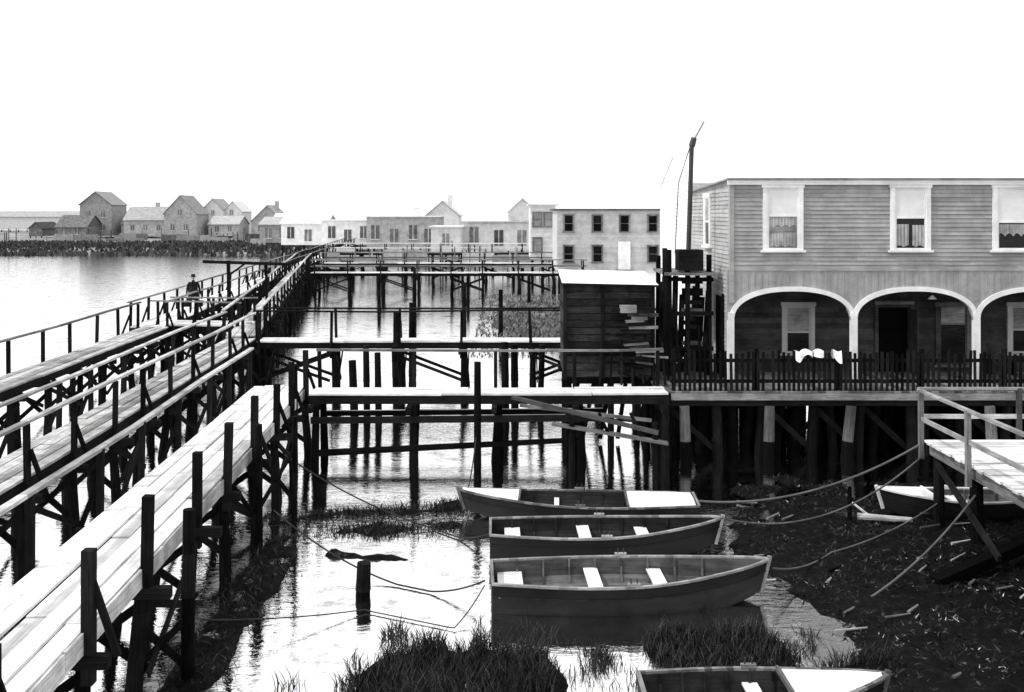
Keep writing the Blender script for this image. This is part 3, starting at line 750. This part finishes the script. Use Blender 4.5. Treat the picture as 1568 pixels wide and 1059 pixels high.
gh(-53,-45,215,4.4,2.0,M_haz2,M_haz3,'gs',win=[(-51,2.4),(-48,2.4)],wm=M_mid)
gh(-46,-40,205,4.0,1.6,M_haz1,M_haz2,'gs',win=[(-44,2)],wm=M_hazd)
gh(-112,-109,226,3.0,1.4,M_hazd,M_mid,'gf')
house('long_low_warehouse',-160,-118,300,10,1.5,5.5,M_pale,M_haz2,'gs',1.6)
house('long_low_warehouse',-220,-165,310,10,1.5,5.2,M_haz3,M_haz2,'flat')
mb=MB()
for k in range(70):
    x=U(-100,-28);y=U(185,215) if x<-50 else U(165,185); h=U(.8,1.8); l=U(1.5,5)
    if R()<.5: mb.box(x,x+l,y,y+.1,.6,.6+h,random.choice([M_haz1,M_haz2,M_mid]))
    else: mb.cyl((x,y,.3),(x,y,.8+h*1.6),.12,.1,M_mid,6)
mb.build('yard_fences')
# clutter near the far cottages: posts and low fences
mb=MB()
for k in range(60):
    x=U(-24,9);y=U(98,112)
    mb.cyl((x,y,-.3),(x+U(-.1,.1),y,U(1.2,3.4)),.09,.07,random.choice([M_mid,M_dark,M_haz2]),6)
for k in range(14):
    x=U(-22,6);y=U(99,111);l=U(2,5);mb.box(x,x+l,y,y+.08,.8,U(1.6,2.6),random.choice([M_haz1,M_haz2,M_haz3]))
mb.build('waterfront_fences')

# ------------------------------------------------------------------ person on the boardwalk
def person(x,y,z,rot,name='person'):
    E=empty(name);E.location=(x,y,z);E.rotation_euler=(0,0,rot)
    J={'pel':(0,0,.95,.15),'ch':(0,.03,1.3,.17),'nk':(0,.05,1.5,.075),'hd0':(0,.06,1.56,.07),
       'hl':(.1,0,.9,.11),'kl':(.12,.12,.5,.075),'al':(.12,.06,.09,.055),'fl':(.13,.24,.04,.045),
       'hr':(-.1,0,.9,.11),'kr':(-.12,-.02,.5,.075),'ar':(-.12,-.16,.09,.055),'fr':(-.13,.02,.04,.045),
       'sl':(.2,.03,1.42,.075),'el':(.28,.0,1.13,.055),'wl':(.3,.08,.88,.04),
       'sr':(-.2,.03,1.42,.075),'er':(-.28,.0,1.13,.055),'wr':(-.3,.08,.88,.04)}
    ed=[('pel','ch'),('ch','nk'),('nk','hd0'),('pel','hl'),('hl','kl'),('kl','al'),('al','fl'),('pel','hr'),('hr','kr'),('kr','ar'),('ar','fr'),('ch','sl'),('sl','el'),('el','wl'),('ch','sr'),('sr','er'),('er','wr')]
    ks=list(J);me=bpy.data.meshes.new('body');me.from_pydata([J[k][:3] for k in ks],[(ks.index(a),ks.index(b)) for a,b in ed],[])
    o=bpy.data.objects.new('body',me);col.objects.link(o);o.parent=E
    o.modifiers.new('s','SKIN')
    sv=me.skin_vertices[0].data if me.skin_vertices else None
    if sv is None:
        bpy.context.view_layer.objects.active=o; bpy.ops.object.select_all(action='DESELECT'); o.select_set(True)
        me.skin_vertices.new() if hasattr(me.skin_vertices,'new') else bpy.ops.mesh.customdata_skin_add()
        sv=me.skin_vertices[0].data
    for i,k in enumerate(ks): sv[i].radius=(J[k][3],J[k][3]*(.8 if k in('ch','pel') else 1)); sv[i].use_root=(k=='pel')
    ss=o.modifiers.new('ss','SUBSURF');ss.levels=2;ss.render_levels=2
    me.materials.append(M_coat)
    mb=MB();mb.cyl((0,.02,1.28),(0,0,.62),.19,.25,M_coat,14,False);mb.build('coat',E)
    mb=MB();c=Vector((0,.08,1.66))
    n1,n2=10,14
    def hp(i,j):
        a=math.pi*i/n1;b=2*math.pi*j/n2
        r=Vector((.078*math.sin(a)*math.cos(b),.098*math.sin(a)*math.sin(b),.118*math.cos(a)))
        if r.z<0: r.x*=1-.25*(-r.z/.118)
        return c+r
    for i in range(n1):
        for j in range(n2): mb.face([hp(i,j),hp(i+1,j),hp(i+1,j+1),hp(i,j+1)],M_skin if hp(i,j).y>.07 else M_coat,None,.5)
    mb.cyl((0,.17,1.665),(0,.195,1.635),.012,.016,M_skin,6)
    for s in(-1,1): mb.cyl((s*.074,.07,1.66),(s*.09,.065,1.66),.025,.02,M_skin,7);mb.cyl((s*.03,.165,1.68),(s*.03,.174,1.68),.01,.01,M_coat,6)
    mb.cyl((-.025,.168,1.6),(.025,.168,1.6),.006,.006,M_coat,5)
    mb.build('head',E)
    mb=MB();mb.cyl((0,.08,1.71),(0,.08,1.72),.16,.155,M_coat,18);mb.cyl((0,.08,1.72),(0,.08,1.83),.1,.085,M_coat,18);mb.build('hat',E)
    for s,nm in((1,'hand_l'),(-1,'hand_r')):
        mb=MB();w=Vector((s*.3,.08,.88));mb.beam(w+Vector((0,.0,.01)),w+Vector((0,.02,-.09)),.035,.08,M_skin)
        for k,l in enumerate((.075,.085,.08,.06)):
            p=w+Vector((0,.045-.024*k+.01,-.085));q=p+Vector((-s*.012,.006,-l*.55));mb.cyl(p,q,.011,.01,M_skin,6);mb.cyl(q,q+Vector((-s*.035,0,-l*.25)),.01,.008,M_skin,6)
        p=w+Vector((0,.05,-.03));mb.cyl(p,p+Vector((-s*.02,.03,-.05)),.013,.01,M_skin,6);mb.build(nm,E)
        mb=MB();b=w+Vector((0,.02,-.13));mb.cyl(b+Vector((0,0,-.45)),b+Vector((0,0,-.17)),.14,.17,M_dark,14)
        for t in(-1,1): mb.cyl(b+Vector((0,t*.15,-.17)),b,.008,.008,M_metal,5)
        mb.build('pail',E)
person(-15.1,46.2,1.8,math.pi+.2)

# ------------------------------------------------------------------ light, world, camera
W=bpy.data.worlds.new('World');scene.world=W;W.use_nodes=True;t=W.node_tree;N=t.nodes;L=t.links
sky=N.new('ShaderNodeTexSky');sky.sky_type='NISHITA';sky.sun_disc=False
el=math.radians(50);az=math.radians(-105)
sky.sun_elevation=el;sky.sun_rotation=az;sky.dust_density=4
bw=N.new('ShaderNodeRGBToBW');L.new(sky.outputs[0],bw.inputs[0])
mx=N.new('ShaderNodeMixRGB');mx.inputs[0].default_value=.82;mx.inputs[2].default_value=(11,11,11,1);L.new(bw.outputs[0],mx.inputs[1])
bg=N['Background'];L.new(mx.outputs[0],bg.inputs[0]);bg.inputs[1].default_value=.14
sd=Vector((math.sin(az)*math.cos(el),math.cos(az)*math.cos(el),math.sin(el)))
sl=bpy.data.lights.new('sun','SUN');sl.energy=2.4;sl.angle=math.radians(3);sl.color=(1,.99,.975)
so=bpy.data.objects.new('sun',sl);col.objects.link(so);so.rotation_euler=sd.to_track_quat('Z','Y').to_euler()
cam=bpy.data.cameras.new('camera');co=bpy.data.objects.new('camera',cam);col.objects.link(co)
cam.sensor_width=36;cam.lens=34.27;cam.shift_y=-.1294;cam.clip_end=6000
co.location=(0,0,6.5);co.rotation_euler=(math.radians(90),0,0);scene.camera=co
scene.view_settings.view_transform='Standard';scene.view_settings.look='None';scene.view_settings.exposure=0
